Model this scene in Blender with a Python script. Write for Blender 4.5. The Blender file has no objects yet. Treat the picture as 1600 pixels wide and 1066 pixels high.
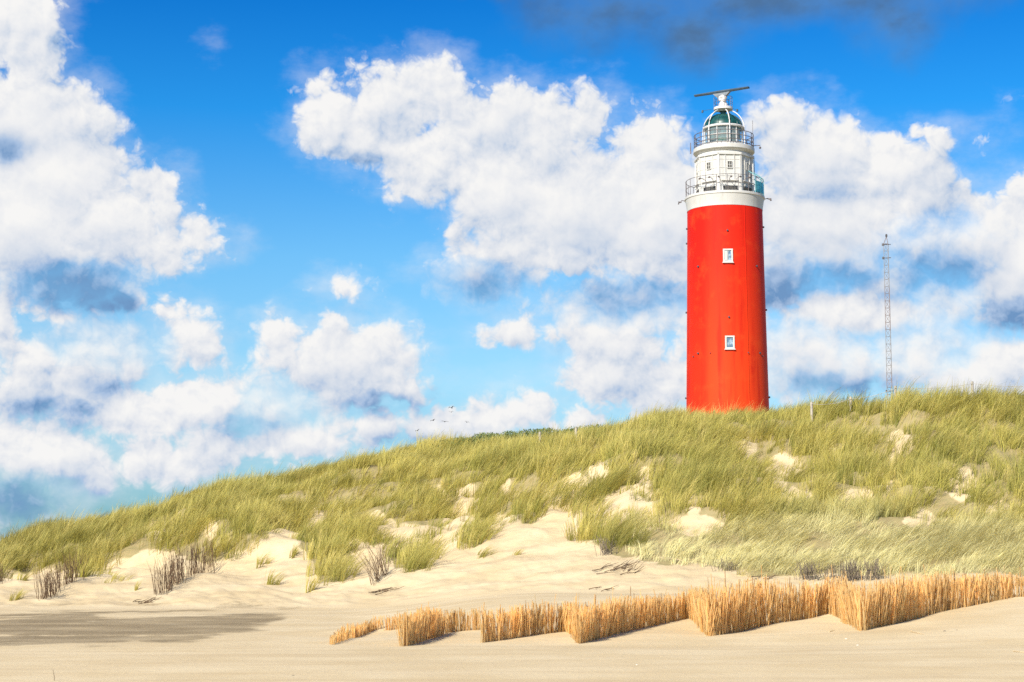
import bpy, bmesh, math, random
import numpy as np
from mathutils import Vector, Matrix
rng = np.random.default_rng(11)
random.seed(5)
C = bpy.context.scene.collection
R = math.radians

# ------------------------------------------------------------------ camera
F = 2800.0            # focal length in photo pixels (1600 wide)
HOR = 880.0           # horizon row in the photo
EYE = 1.6
PIT = math.atan((HOR - 533) / F)
cp, sp = math.cos(PIT), math.sin(PIT)
cam = bpy.data.cameras.new('camera')
camo = bpy.data.objects.new('camera', cam); C.objects.link(camo)
cam.sensor_width = 36; cam.lens = F / 1600 * 36
camo.location = (0, 0, EYE); camo.rotation_euler = (math.pi / 2 + PIT, 0, 0)
cam.clip_end = 20000; cam.clip_start = 0.5
cam.dof.use_dof = True; cam.dof.focus_distance = 90; cam.dof.aperture_fstop = 3.2
bpy.context.scene.camera = camo

def ray(px, py):
    a, b = (px - 800) / F, (533 - py) / F
    return np.array([a, cp - b * sp, sp + b * cp])
def at(px, py, r):
    d = ray(px, py); k = r / math.hypot(d[0], d[1])
    return Vector((d[0] * k, d[1] * k, EYE + d[2] * k))
def proj(x, y, z):
    dz = z - EYE
    dep = y * cp + dz * sp
    return 800 + F * x / dep, 533 - F * (dz * cp - y * sp) / dep

# ------------------------------------------------------------------ numpy value noise
def _h(ix, iy, s):
    n = (ix.astype(np.int64) * 374761393 + iy.astype(np.int64) * 668265263 + s * 974711) & 0x7fffffff
    n = ((n ^ (n >> 13)) * 1274126177) & 0x7fffffff
    return ((n ^ (n >> 16)) & 0xffff) / 65535.0
def vn(x, y, s=0):
    x = np.asarray(x, float); y = np.asarray(y, float)
    ix, iy = np.floor(x), np.floor(y); fx, fy = x - ix, y - iy
    fx = fx * fx * (3 - 2 * fx); fy = fy * fy * (3 - 2 * fy)
    a, b = _h(ix, iy, s), _h(ix + 1, iy, s); c, d = _h(ix, iy + 1, s), _h(ix + 1, iy + 1, s)
    return (a + (b - a) * fx) * (1 - fy) + (c + (d - c) * fx) * fy
def fbm(x, y, s=0, o=4, g=.5):
    t, a, n = 0, 1, 0
    for i in range(o):
        t = t + a * vn(x, y, s + i * 17); n += a; a *= g; x = x * 2.03 + 3.1; y = y * 2.03 + 1.7
    return t / n
def sst(a, b, x):
    t = np.clip((x - a) / (b - a), 0, 1); return t * t * (3 - 2 * t)

# ------------------------------------------------------------------ terrain
CREST = [(-900, 862), (-400, 856), (-150, 848), (0, 832), (100, 806), (150, 796), (200, 786), (250, 775), (300, 758), (340, 749), (400, 746),
         (450, 737), (500, 723), (560, 708), (600, 701), (650, 691), (700, 687), (760, 682), (820, 677), (880, 672), (930, 663),
         (980, 649), (1020, 640), (1070, 639), (1130, 643), (1180, 637), (1230, 629), (1280, 622), (1330, 612), (1380, 606),
         (1430, 604), (1500, 603), (1560, 601), (1620, 604), (1800, 612), (2200, 640), (2800, 700)]
CU = np.array([c[0] for c in CREST], float); CY = np.array([c[1] for c in CREST], float)
RC0 = 100.0
def column(th):
    th = np.clip(th, -1.2, 1.2)
    return 800 + F / cp * np.tan(th)
def height(x, y, rough=True):
    x = np.asarray(x, float); y = np.asarray(y, float)
    r = np.hypot(x, y); th = np.arctan2(x, y); u = column(th)
    rc = RC0 + 4 * np.sin(u / 260.) + 3 * np.sin(u / 97. + 1)
    cy = np.interp(u, CU, CY) + 21 + 12 * sst(500, 100, u) + 31 * sst(1150, 1400, u)
    zc = EYE + (HOR - cy) / F * rc
    zc = zc * sst(1.5, .9, np.abs(th)) + .6
    rise = .6 * np.clip((r - 35.5) / 11.5, 0, 1) ** 1.15 * sst(520, 860, u) + sst(1050, 1700, u) * sst(24, 58, r) * .34 + sst(1500, 2300, u) * sst(30, 70, r) * .5
    rf = np.interp(u, [-600, 0, 400, 800, 1050, 1300, 1700], [66, 66, 65, 62, 60, 59, 60])
    t = np.clip((r - rf) / (rc - rf), 0, 1)
    g = .45 * t + .55 * t * t * (3 - 2 * t)
    z = rise + (zc - .6 - rise) * g
    # behind the crest the dune top rolls gently inland
    back = sst(0, 1, (r - rc) / 420)
    low = np.minimum(zc, 2.0)
    z = np.where(r > rc, (zc - .6) + (low - zc + .6) * back - .25 * sst(0, 12, r - rc), z)
    # hill that carries the lighthouse
    z = z + 6.5 * np.exp(-(((x - LX) ** 2 + (y - LY) ** 2) / (2 * 26 ** 2)))
    fade = sst(1.5, .9, np.abs(th))
    z = z * fade
    # flat beach: long low swells
    z = z + .06 * (fbm(x / 7, y / 5, 3, 3) - .5) * sst(8, 20, r) * sst(120, 70, r)
    if rough:
        m = sst(.12, .5, t) * sst(190, 110, r) * fade
        hum = fbm(x / 5.5 + .15 * y, y / 5.5, 21, 3) - .5
        hum2 = fbm(x / 1.9, y / 2.4, 41, 3) - .5
        z = z + m * (2.3 * hum + 1.15 * hum2) * (1 - .55 * sst(.82, 1.0, t))
        # wind-cut lips and slumps on the bare lower slope
        m2 = sst(.0, .06, t) * sst(.6, .2, t)
        z = z + m2 * .34 * (fbm(x / 1.9 + y / 3, y / 2.4 - x / 6, 57, 4) - .5)
        z = z + m2 * .10 * (fbm(x / .45, y / .6, 61, 3) - .5)
        for (a, b, s, w) in MOUNDS:
            z = z + s * np.exp(-((x - a) ** 2 + (y - b) ** 2) / (2 * w * w))
    return z
MOUNDS = []
RL = 206.0
LX, LY, _ = at(1137, 640, RL)
# small drifts of sand heaped against the reed fence
for (px, py, r, s, w) in [(690, 985, 43, .16, 1.1), (830, 975, 44, .18, 1.3), (1040, 960, 48, .16, 1.5), (1250, 950, 50, .2, 1.8), (1490, 945, 50, .14, 2.0),
                          (585, 985, 42, .1, .8), (1330, 975, 42, -.12, .8), (1120, 985, 40, -.08, .8)]:
    p = at(px, py, r); MOUNDS.append((p.x, p.y, s, w))

def ground_at(px, py, lo=20., hi=112.):
    """first point of the terrain met by the sight line through a photo pixel"""
    d = ray(px, py); d = d / math.hypot(d[0], d[1])
    rr = np.arange(lo, hi, .1)
    zz = EYE + d[2] * rr
    hh = height(d[0] * rr, d[1] * rr)
    i = np.argmax(hh >= zz)
    if hh[i] < zz[i]: i = np.argmin(zz - hh)
    return Vector((d[0] * rr[i], d[1] * rr[i], float(hh[i])))

# ------------------------------------------------------------------ where grass grows (photo columns and rows of the slope)
LOWER = [(-400, 900), (0, 896), (40, 884), (75, 888), (130, 893), (165, 882), (200, 868), (240, 852), (262, 862), (330, 880), (352, 868), (395, 852),
         (425, 836), (455, 832), (470, 846), (486, 862), (500, 898), (530, 892), (550, 874), (570, 848), (600, 838), (618, 885), (650, 884),
         (676, 858), (690, 815), (708, 802), (722, 840), (740, 846), (765, 832), (800, 822), (835, 806), (868, 792), (885, 815), (900, 846), (945, 850),
         (965, 868), (1010, 876), (1060, 884), (1130, 890), (1200, 899), (1290, 905), (1400, 912), (1600, 912), (2000, 930)]
LU = np.array([c[0] for c in LOWER], float); LV = np.array([c[1] for c in LOWER], float) + 9 * sst(1000, 880, LU)
PATCH = [(905, 752, 22, 9), (985, 772, 34, 14), (960, 800, 30, 10), (1140, 736, 17, 15), (1166, 690, 16, 9), (1226, 722, 26, 11), (1215, 748, 12, 9),
         (1502, 748, 22, 20), (1408, 682, 16, 9), (1388, 722, 8, 28), (722, 792, 22, 20), (650, 832, 42, 14), (730, 760, 17, 8),
         (488, 800, 17, 6), (445, 828, 26, 7), (880, 806, 34, 14), (1085, 780, 12, 7), (1300, 700, 8, 6), (330, 820, 12, 6), (585, 800, 16, 6),
         (940, 722, 14, 7), (860, 770, 16, 7), (785, 812, 30, 10), (1020, 800, 18, 8), (1340, 770, 26, 8), (1560, 790, 22, 7), (1440, 800, 20, 6), (560, 850, 16, 8),
         (250, 822, 10, 5), (790, 745, 9, 4), (1010, 735, 12, 7), (1240, 770, 30, 7), (690, 765, 9, 5), (610, 815, 12, 6), (1090, 812, 40, 6), (1450, 745, 10, 7)]
def grass_amount(x, y, z):
    u, v = proj(x, y, z)
    r = np.hypot(x, y)
    n = fbm(x / 1.3, y / 1.6, 77, 3) - .5
    n2 = fbm(x / .5, y / .6, 99, 2) - .5
    low = np.interp(u, LU, LV)
    g = sst(5, -9, v + 34 * n + 10 * n2 - low)
    g = np.where(r > 96, 1, g)
    for (a, b, sx, sy) in PATCH:
        q = np.hypot((u - a - 18 * n) / sx, (v - b - 10 - 14 * n2) / (sy + 9)) / 1.02
        g = g * np.where(r > 96, 1, sst(.75, 1.25, q + .5 * n))
    g = np.maximum(g, .34 * sst(8, -14, v + 20 * n - low))
    return g * sst(60, 64, r), u, v

# ------------------------------------------------------------------ mesh helpers
class MB:
    def __init__(s): s.v = []; s.f = []; s.m = []
    def add(s, vs, fs):
        o = len(s.v); s.v += [tuple(p) for p in vs]; s.f += [tuple(i + o for i in f) for f in fs]; return s
    def box(s, c, d, rz=0., rx=0., ry=0.):
        M = Matrix.Rotation(rz, 3, 'Z') @ Matrix.Rotation(ry, 3, 'Y') @ Matrix.Rotation(rx, 3, 'X')
        vs = [Vector(c) + M @ Vector((sx * d[0] / 2, sy * d[1] / 2, sz * d[2] / 2)) for sz in (-1, 1) for sy in (-1, 1) for sx in (-1, 1)]
        return s.add(vs, [(0, 2, 3, 1), (4, 5, 7, 6), (0, 1, 5, 4), (2, 6, 7, 3), (0, 4, 6, 2), (1, 3, 7, 5)])
    def lathe(s, prof, n=64, c=(0, 0), cap0=False, cap1=False, a0=0., a1=2 * math.pi):
        full = abs(a1 - a0 - 2 * math.pi) < 1e-6
        k = n if full else n + 1
        vs = []
        for (r, z) in prof:
            for i in range(k):
                a = a0 + (a1 - a0) * i / n
                vs.append((c[0] + r * math.sin(a), c[1] - r * math.cos(a), z))
        fs = []
        for j in range(len(prof) - 1):
            for i in range(n):
                i2 = (i + 1) % k
                fs.append((j * k + i, j * k + i2, (j + 1) * k + i2, (j + 1) * k + i))
        if cap0: fs.append(tuple(reversed(range(k))))
        if cap1: fs.append(tuple(range((len(prof) - 1) * k, len(prof) * k)))
        return s.add(vs, fs)
    def tube(s, pts, rad, n=8, closed=False):
        pts = [Vector(p) for p in pts]; k = len(pts); vs = []; fs = []
        rads = rad if isinstance(rad, (list, tuple)) else [rad] * k
        for i, p in enumerate(pts):
            a = pts[(i - 1) % k] if (closed or i > 0) else p
            b = pts[(i + 1) % k] if (closed or i < k - 1) else p
            t = (b - a).normalized()
            up = Vector((0, 0, 1)) if abs(t.z) < .95 else Vector((1, 0, 0))
            e1 = t.cross(up).normalized(); e2 = t.cross(e1)
            for j in range(n):
                q = 2 * math.pi * j / n
                vs.append(p + rads[i] * (math.cos(q) * e1 + math.sin(q) * e2))
        for i in range(k if closed else k - 1):
            for j in range(n):
                i2 = (i + 1) % k
                fs.append((i * n + j, i * n + (j + 1) % n, i2 * n + (j + 1) % n, i2 * n + j))
        if not closed:
            fs.append(tuple(range(n))); fs.append(tuple(reversed(range((k - 1) * n, k * n))))
        return s.add(vs, fs)
    def ring(s, r, z, rad, n=64, k=6):
        return s.tube([(r * math.sin(2 * math.pi * i / n), -r * math.cos(2 * math.pi * i / n), z) for i in range(n)], rad, k, True)
    def build(s, name, mat, parent=None, smooth=35, bevel=0):
        me = bpy.data.meshes.new(name); me.from_pydata(s.v, [], s.f)
        bm = bmesh.new(); bm.from_mesh(me)
        bmesh.ops.recalc_face_normals(bm, faces=bm.faces)
        if bevel:
            es = [e for e in bm.edges if len(e.link_faces) == 2 and e.calc_face_angle(0) > .6]
            bmesh.ops.bevel(bm, geom=es, offset=bevel, segments=2, affect='EDGES', clamp_overlap=True)
        bm.to_mesh(me); bm.free()
        if smooth:
            me.polygons.foreach_set('use_smooth', [True] * len(me.polygons)); me.set_sharp_from_angle(angle=R(smooth))
        me.materials.append(mat)
        o = bpy.data.objects.new(name, me); C.objects.link(o)
        if parent: o.parent = parent
        return o
def raw_mesh(name, verts, quads, tris, mat, col=None, smooth=True):
    """verts (n,3), quads (q,4), tris (t,3) as arrays -> one object"""
    me = bpy.data.meshes.new(name)
    nq, nt = len(quads), len(tris)
    me.vertices.add(len(verts)); me.vertices.foreach_set('co', np.ascontiguousarray(verts, np.float32).ravel())
    li = np.concatenate([np.asarray(quads, np.int32).ravel(), np.asarray(tris, np.int32).ravel()])
    me.loops.add(len(li)); me.loops.foreach_set('vertex_index', li)
    st = np.concatenate([np.arange(nq) * 4, nq * 4 + np.arange(nt) * 3]).astype(np.int32)
    me.polygons.add(nq + nt); me.polygons.foreach_set('loop_start', st)
    me.polygons.foreach_set('use_smooth', np.full(nq + nt, smooth, bool))
    me.update(calc_edges=True)
    if col is not None:
        a = me.color_attributes.new('tint', 'FLOAT_COLOR', 'POINT')
        cc = np.ones((len(verts), 4), np.float32); cc[:, :3] = col
        a.data.foreach_set('color', cc.ravel())
    me.materials.append(mat)
    o = bpy.data.objects.new(name, me); C.objects.link(o)
    return o
def tag(o, label=None, cat=None, group=None, kind=None):
    if label: o['label'] = label
    if cat: o['category'] = cat
    if group: o['group'] = group
    if kind: o['kind'] = kind
    return o
def empty(name, loc, rz=0.):
    o = bpy.data.objects.new(name, None); C.objects.link(o)
    o.location = loc; o.rotation_euler = (0, 0, rz); o.empty_display_size = .3
    return o

# ------------------------------------------------------------------ node expression helper
class X:
    def __init__(s, nt, sock): s.nt = nt; s.s = sock
    def _m(s, op, *a, clamp=False):
        n = s.nt.nodes.new('ShaderNodeMath'); n.operation = op; n.use_clamp = clamp
        for i, q in enumerate((s,) + a):
            if isinstance(q, X): s.nt.links.new(q.s, n.inputs[i])
            else: n.inputs[i].default_value = q
        return X(s.nt, n.outputs[0])
    def __add__(s, o): return s._m('ADD', o)
    __radd__ = __add__
    def __sub__(s, o): return s._m('SUBTRACT', o)
    def __rsub__(s, o): return s._m('MULTIPLY_ADD', -1.0, o)
    def __mul__(s, o): return s._m('MULTIPLY', o)
    __rmul__ = __mul__
    def clamp(s): return s._m('ADD', 0.0, clamp=True)
    def mr(s, a, b, c=0., d=1., kind='SMOOTHSTEP'):
        n = s.nt.nodes.new('ShaderNodeMapRange'); n.interpolation_type = kind
        s.nt.links.new(s.s, n.inputs[0])
        for i, q in enumerate((a, b, c, d)):
            if isinstance(q, X): s.nt.links.new(q.s, n.inputs[i + 1])
            else: n.inputs[i + 1].default_value = q
        return X(s.nt, n.outputs[0])
def vop(nt, op, a, b=None, c=None, out=0):
    n = nt.nodes.new('ShaderNodeVectorMath'); n.operation = op
    for i, q in enumerate((a, b, c)):
        if q is None: continue
        if isinstance(q, X): nt.links.new(q.s, n.inputs[i])
        elif op == 'SCALE' and i == 1: n.inputs['Scale'].default_value = q
        else: n.inputs[i].default_value = q
    return X(nt, n.outputs[out])
def noise(nt, vec, scale, detail=4, rough=.5, lac=2., dist=0., dims='3D', out='Fac', typ='FBM'):
    n = nt.nodes.new('ShaderNodeTexNoise'); n.noise_dimensions = dims; n.noise_type = typ
    if vec is not None: nt.links.new(vec.s, n.inputs['Vector'])
    n.inputs['Scale'].default_value = scale; n.inputs['Detail'].default_value = detail
    n.inputs['Roughness'].default_value = rough; n.inputs['Lacunarity'].default_value = lac
    n.inputs['Distortion'].default_value = dist
    return X(nt, n.outputs[0 if out == 'Fac' else 1])
def mixc(nt, f, a, b, blend='MIX'):
    n = nt.nodes.new('ShaderNodeMix'); n.data_type = 'RGBA'; n.blend_type = blend
    for q, k in ((f, 0), (a, 6), (b, 7)):
        if isinstance(q, X): nt.links.new(q.s, n.inputs[k])
        elif k == 0: n.inputs[0].default_value = q
        else: n.inputs[k].default_value = (*q, 1)
    return X(nt, n.outputs[2])
def comb(nt, x, y, z=0.):
    n = nt.nodes.new('ShaderNodeCombineXYZ')
    for i, q in enumerate((x, y, z)):
        if isinstance(q, X): nt.links.new(q.s, n.inputs[i])
        else: n.inputs[i].default_value = q
    return X(nt, n.outputs[0])
def sep(nt, v):
    n = nt.nodes.new('ShaderNodeSeparateXYZ'); nt.links.new(v.s, n.inputs[0])
    return [X(nt, n.outputs[i]) for i in range(3)]
def material(name):
    m = bpy.data.materials.new(name); m.use_nodes = True
    nt = m.node_tree; b = nt.nodes['Principled BSDF']
    return m, nt, b
def objco(nt):
    return X(nt, nt.nodes.new('ShaderNodeTexCoord').outputs['Object'])
def bump(nt, b, h, strength=.3, dist=.02):
    n = nt.nodes.new('ShaderNodeBump'); n.inputs['Strength'].default_value = strength; n.inputs['Distance'].default_value = dist
    nt.links.new(h.s, n.inputs['Height']); nt.links.new(n.outputs[0], b.inputs['Normal']); return n
def simple(name, col, rough=.6, metal=0., var=.12, scale=3., bmp=0.):
    m, nt, b = material(name)
    f = noise(nt, objco(nt), scale, 6, .6)
    c2 = tuple(max(0, min(1, q * (1 - var * 2))) for q in col)
    c3 = tuple(max(0, min(1, q * (1 + var * .7))) for q in col)
    nt.links.new(mixc(nt, f.mr(.3, .7), c2, c3).s, b.inputs['Base Color'])
    b.inputs['Roughness'].default_value = rough; b.inputs['Metallic'].default_value = metal
    if bmp: bump(nt, b, noise(nt, objco(nt), scale * 9, 3), bmp, .01)
    return m

# ------------------------------------------------------------------ sky and light
SUN_EL, SUN_AZ = R(36), R(180 + 32)       # azimuth measured clockwise from +Y: behind the camera, to its left
def make_world():
    w = bpy.data.worlds.new('World'); bpy.context.scene.world = w; w.use_nodes = True
    nt = w.node_tree; nt.nodes.clear()
    out = nt.nodes.new('ShaderNodeOutputWorld'); bg = nt.nodes.new('ShaderNodeBackground')
    nt.links.new(bg.outputs[0], out.inputs[0]); bg.inputs[1].default_value = 0.1
    sky = nt.nodes.new('ShaderNodeTexSky'); sky.sky_type = 'NISHITA'; sky.sun_disc = False
    sky.sun_elevation = SUN_EL; sky.sun_rotation = SUN_AZ
    sky.air_density = 1.0; sky.dust_density = .6; sky.ozone_density = 3.0
    tc = nt.nodes.new('ShaderNodeTexCoord'); D = X(nt, tc.outputs['Generated'])
    dx, dy, dz = sep(nt, D)
    az = dx._m('ARCTAN2', dy); el = dz._m('ARCSINE')
    q = comb(nt, az * 28., el * 28., 0.)              # 1 unit = about 2 degrees of sky
    # clear sky: deeper blue overhead, pale cyan towards the horizon
    def ramp(vals):
        n = nt.nodes.new('ShaderNodeValToRGB'); cr = n.color_ramp
        while len(cr.elements) < len(vals): cr.elements.new(.5)
        for e, (p, c) in zip(cr.elements, vals): e.position = p; e.color = (*c, 1)
        return n
    rp = ramp(SKYTINT)
    nt.links.new(el.mr(0., .5, 0., 1., 'LINEAR').s, rp.inputs[0])
    blue = mixc(nt, 1.0, X(nt, sky.outputs[0]), X(nt, rp.outputs[0]), 'MULTIPLY')
    # cumulus field
    wv = noise(nt, q, .8, 3, .5, out='Color')
    qw = vop(nt, 'MULTIPLY_ADD', vop(nt, 'SUBTRACT', wv, (.5, .5, .5)), (.62, .5, 0), q)
    def blob_pos(px, py):
        d = ray(px, py); return math.atan2(d[0], d[1]) * 28, math.asin(d[2] / np.linalg.norm(d)) * 28
    def field(vec, blobs, k):
        m = None
        for (px, py, rx, ry) in blobs:
            cx, cy = blob_pos(px, py); rx /= 100.; ry /= 100.
            v = vop(nt, 'MULTIPLY_ADD', vec, (1 / rx, 1 / ry, 0), (-cx / rx, -cy / ry, 0))
            l = vop(nt, 'LENGTH', v, out=1)
            e = (rx * ry) ** .5 * .6 + min(rx, ry) * .4; of = e - .2 if e < .14 else e
            d = l._m('MULTIPLY_ADD', -e, of)
            if m is None: m = d
            else:
                n = nt.nodes.new('ShaderNodeMath'); n.operation = 'SMOOTH_MAX'
                nt.links.new(m.s, n.inputs[0]); nt.links.new(d.s, n.inputs[1]); n.inputs[2].default_value = k
                m = X(nt, n.outputs[0])
        return m
    M = field(qw, CLOUDS, .26)
    Mu = field(vop(nt, 'ADD', qw, (-.10, .26, 0)), CLOUDS, .26)
    under = Mu - M                                    # cloud mass between this point and the light above
    # clouds elsewhere in the sky, away from the part the photograph shows
    far = noise(nt, D, 3.2, 4, .5)
    away = (az._m('ABSOLUTE').mr(.30, .42))._m('MAXIMUM', el.mr(.34, .46)) * el.mr(-.02, .03)
    M = M._m('MAXIMUM', far.mr(.45, .75, -1.2, 1.2, 'LINEAR') * away + (away - 1.) * 3.)
    def puffs(vec):
        f = noise(nt, vec, 1.1, 8, .50)
        v = nt.nodes.new('ShaderNodeTexVoronoi'); v.feature = 'SMOOTH_F1'; v.voronoi_dimensions = '2D'
        v.inputs['Scale'].default_value = 2.3; v.inputs['Detail'].default_value = 3.5; v.inputs['Roughness'].default_value = .55
        v.inputs['Smoothness'].default_value = .35
        if 'Lacunarity' in v.inputs: v.inputs['Lacunarity'].default_value = 2.1
        wsm = noise(nt, vec, 3., 3, .5, out='Color')
        vw = vop(nt, 'MULTIPLY_ADD', vop(nt, 'SUBTRACT', wsm, (.5, .5, .5)), (.32, .32, 0), vec)
        nt.links.new(vw.s, v.inputs['Vector'])
        return (f - .5) * 1.0 + (.42 - X(nt, v.outputs['Distance'])) * .46
    P0 = puffs(q)
    P1 = puffs(vop(nt, 'ADD', q, (-.07, .13, 0)))
    P2 = noise(nt, q, .9, 4, .5) - noise(nt, vop(nt, 'ADD', q, (-.2, .34, 0)), .9, 4, .5)
    dens = M + P0 * .62 + .15
    soft = field(q, SOFT, .3).mr(-.2, .3, .12, .6)
    soft = soft + noise(nt, q, .7, 2).mr(.4, .7, 0., .12)
    alpha = dens.mr(soft * -.9, soft * 1.1)
    thin = (M + (noise(nt, vop(nt, 'MULTIPLY', q, (.8, 1.3, 1.)), 1.3, 8, .6) - .5) * 1.5).mr(-.45, .5, 0., .45)
    alpha = alpha._m('MAXIMUM', thin * (1. - away))
    grey = None
    for (px, py, rx, ry, a) in GREY:
        cx, cy = blob_pos(px, py); rx /= 100.; ry /= 100.
        l = vop(nt, 'LENGTH', vop(nt, 'MULTIPLY_ADD', qw, (1 / rx, 1 / ry, 0), (-cx / rx, -cy / ry, 0)), out=1)
        g = l.mr(1.25, .15, 0., a)
        grey = g if grey is None else grey._m('MAXIMUM', g)
    deep = dens.mr(.1, .8, 1., .38)
    lit = ((P0 - P1) * .75 + P2 * .7) * deep - under * .62 + (noise(nt, q, .6, 4, .5) - .5) * .6 + .75
    lit = (lit - grey * 1.25)._m('MAXIMUM', dens.mr(.02, -.3, 0., .62)).clamp()
    cr = ramp(CLOUDCOL)
    nt.links.new(lit.s, cr.inputs[0])
    cloudc = X(nt, cr.outputs[0])
    col = mixc(nt, alpha, blue, cloudc)
    # thin veil of broken cloud low over the horizon
    veil = noise(nt, comb(nt, az * 28., el * 46., 3.), .9, 6, .6).mr(.42, .72) * el.mr(.16, .02) * .38
    col = mixc(nt, veil * (1. - alpha), col, (5.6, 6.2, 7.0))
    # dark ragged cloud overhead
    dk = field(qw, DARK, .4) + (noise(nt, q, .9, 7, .6) - .5) * 1.3
    dn = noise(nt, vop(nt, 'MULTIPLY', q, (.8, 1.2, 1.)), .9, 7, .58)
    col = mixc(nt, dk.mr(-.5, .6, 0., 1.) * dn.mr(.3, .66, .42, .92), col, mixc(nt, dn.mr(.35, .65), (1.0, 2.0, 3.5), (.62, 1.25, 2.3)))
    nt.links.new(col.s, bg.inputs[0])
    w.cycles.sampling_method = 'MANUAL'; w.cycles.sample_map_resolution = 512
    s = bpy.data.lights.new('sun', 'SUN'); s.energy = 4.9; s.angle = R(.5); s.color = (1, .92, .79)
    so = bpy.data.objects.new('sun', s); C.objects.link(so)
    # direction to the sun
    v = Vector((math.sin(SUN_AZ) * math.cos(SUN_EL), math.cos(SUN_AZ) * math.cos(SUN_EL), math.sin(SUN_EL)))
    so.rotation_euler = v.to_track_quat('Z', 'Y').to_euler(); so.location = v * 300
SKYTINT = [(0., (.26, .53, .78)), (.06, (.34, .63, .86)), (.2, (.66, .92, 1.02)), (.34, (.46, .90, 1.10)), (.5, (.09, .70, 1.16)), (.66, (.01, .46, 1.02)), (1., (.05, .4, .8))]
CLOUDCOL = [(0., (1.2, 2.3, 4.1)), (.28, (2.9, 3.9, 5.5)), (.5, (4.6, 5.1, 5.9)), (.76, (5.9, 6.05, 6.35)), (1., (6.85, 6.8, 6.72))]
CLOUDS = [(620, 215, 62, 42), (700, 220, 60, 40), (120, 605, 96, 50), (205, 640, 80, 44), (60, 560, 56, 34), (365, 625, 50, 34), (1180, 330, 56, 76), (1400, 500, 80, 40), (1550, 360, 76, 60), (1340, 420, 60, 34), (1130, 560, 60, 60), (930, 520, 60, 40), (230, 715, 60, 30), (530, 610, 60, 40), (770, 655, 50, 24), (985, 540, 80, 40), (1150, 480, 70, 40),
          (30, 40, 72, 72), (62, 66, 52, 66), (40, 200, 118, 90), (125, 195, 55, 55), (95, 275, 105, 90), (170, 345, 112, 66), (255, 378, 84, 40), (240, 300, 34, 36), (40, 350, 130, 95),
          (110, 435, 105, 38), (178, 465, 40, 20), (342, 77, 8, 11),
          (2, 505, 22, 42), (95, 490, 34, 14), (145, 545, 66, 46), (195, 565, 44, 34), (305, 535, 46, 46), (285, 498, 26, 22), (45, 612, 100, 42), (300, 640, 92, 50),
          (80, 705, 102, 50), (150, 742, 48, 28), (10, 785, 60, 26), (275, 735, 62, 26), (335, 690, 58, 38),
          (540, 565, 112, 62), (438, 530, 34, 32), (525, 512, 44, 32), (605, 540, 50, 42), (642, 600, 32, 26), (430, 632, 56, 40), (470, 690, 84, 34), (585, 668, 66, 24), (660, 675, 50, 22),
          (538, 446, 30, 14),
          (520, 190, 60, 58), (600, 160, 72, 64), (682, 148, 52, 58), (765, 185, 84, 64), (850, 215, 84, 62), (926, 190, 42, 50), (1020, 232, 64, 58), (560, 218, 80, 34),
          (665, 262, 80, 50), (785, 310, 92, 92), (900, 335, 160, 100), (1030, 335, 116, 110), (805, 400, 92, 44), (745, 430, 70, 30), (985, 460, 110, 32),
          (805, 512, 50, 28), (965, 580, 96, 48), (1035, 602, 86, 50), (1000, 505, 96, 34), (890, 495, 34, 34), (822, 645, 50, 34), (735, 668, 64, 26), (900, 655, 30, 16),
          (1220, 212, 62, 56), (1285, 255, 84, 76), (1380, 268, 92, 54), (1440, 310, 72, 60), (1300, 350, 150, 86), (1480, 214, 44, 18), (1566, 172, 10, 10), (1610, 310, 56, 44),
          (1600, 420, 110, 90), (1490, 390, 110, 56), (1310, 490, 78, 44), (1270, 560, 120, 64), (1440, 560, 84, 50), (1540, 575, 90, 50), (1220, 430, 66, 70), (1380, 440, 70, 34), (1500, 470, 80, 36)]
SOFT = [(110, 440, 110, 35), (1300, 400, 130, 60), (1480, 400, 130, 80), (1250, 560, 120, 60), (980, 480, 120, 40), (740, 440, 90, 40), (1450, 540, 100, 50), (170, 540, 110, 40), (430, 640, 70, 40), (30, 770, 90, 40)]
GREY = [(115, 446, 130, 50, .62), (180, 466, 55, 24, .85), (60, 636, 110, 34, .34), (15, 785, 110, 40, .65), (1310, 442, 130, 34, .5), (1215, 445, 80, 46, .45), (750, 442, 110, 32, .5), (980, 462, 130, 34, .55),
        (590, 630, 110, 26, .34), (690, 615, 34, 22, .4), (105, 70, 26, 40, .32), (1460, 425, 130, 46, .4), (1580, 498, 90, 36, .36), (5, 235, 34, 34, .4), (400, 668, 90, 30, .28), (620, 690, 80, 26, .3),
        (1300, 310, 60, 40, .18), (1470, 300, 70, 50, .2), (560, 244, 80, 12, .3), (480, 590, 70, 26, .2), (1330, 600, 120, 26, .4), (150, 600, 60, 22, .35), (140, 220, 60, 40, .14), (90, 760, 110, 28, .28)]
DARK = [(960, 14, 105, 52), (1085, 46, 66, 50), (1190, -8, 190, 36), (1390, 26, 66, 46), (1330, -6, 210, 38), (900, 30, 56, 34), (1100, -50, 600, 40)]
make_world()
sc = bpy.context.scene
sc.view_settings.view_transform = 'Standard'; sc.view_settings.look = 'None'
sc.view_settings.exposure = 0.44; sc.view_settings.gamma = 1
sc.cycles.use_denoising = False; sc.cycles.max_bounces = 6; sc.cycles.diffuse_bounces = 3; sc.cycles.transparent_max_bounces = 8

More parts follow.
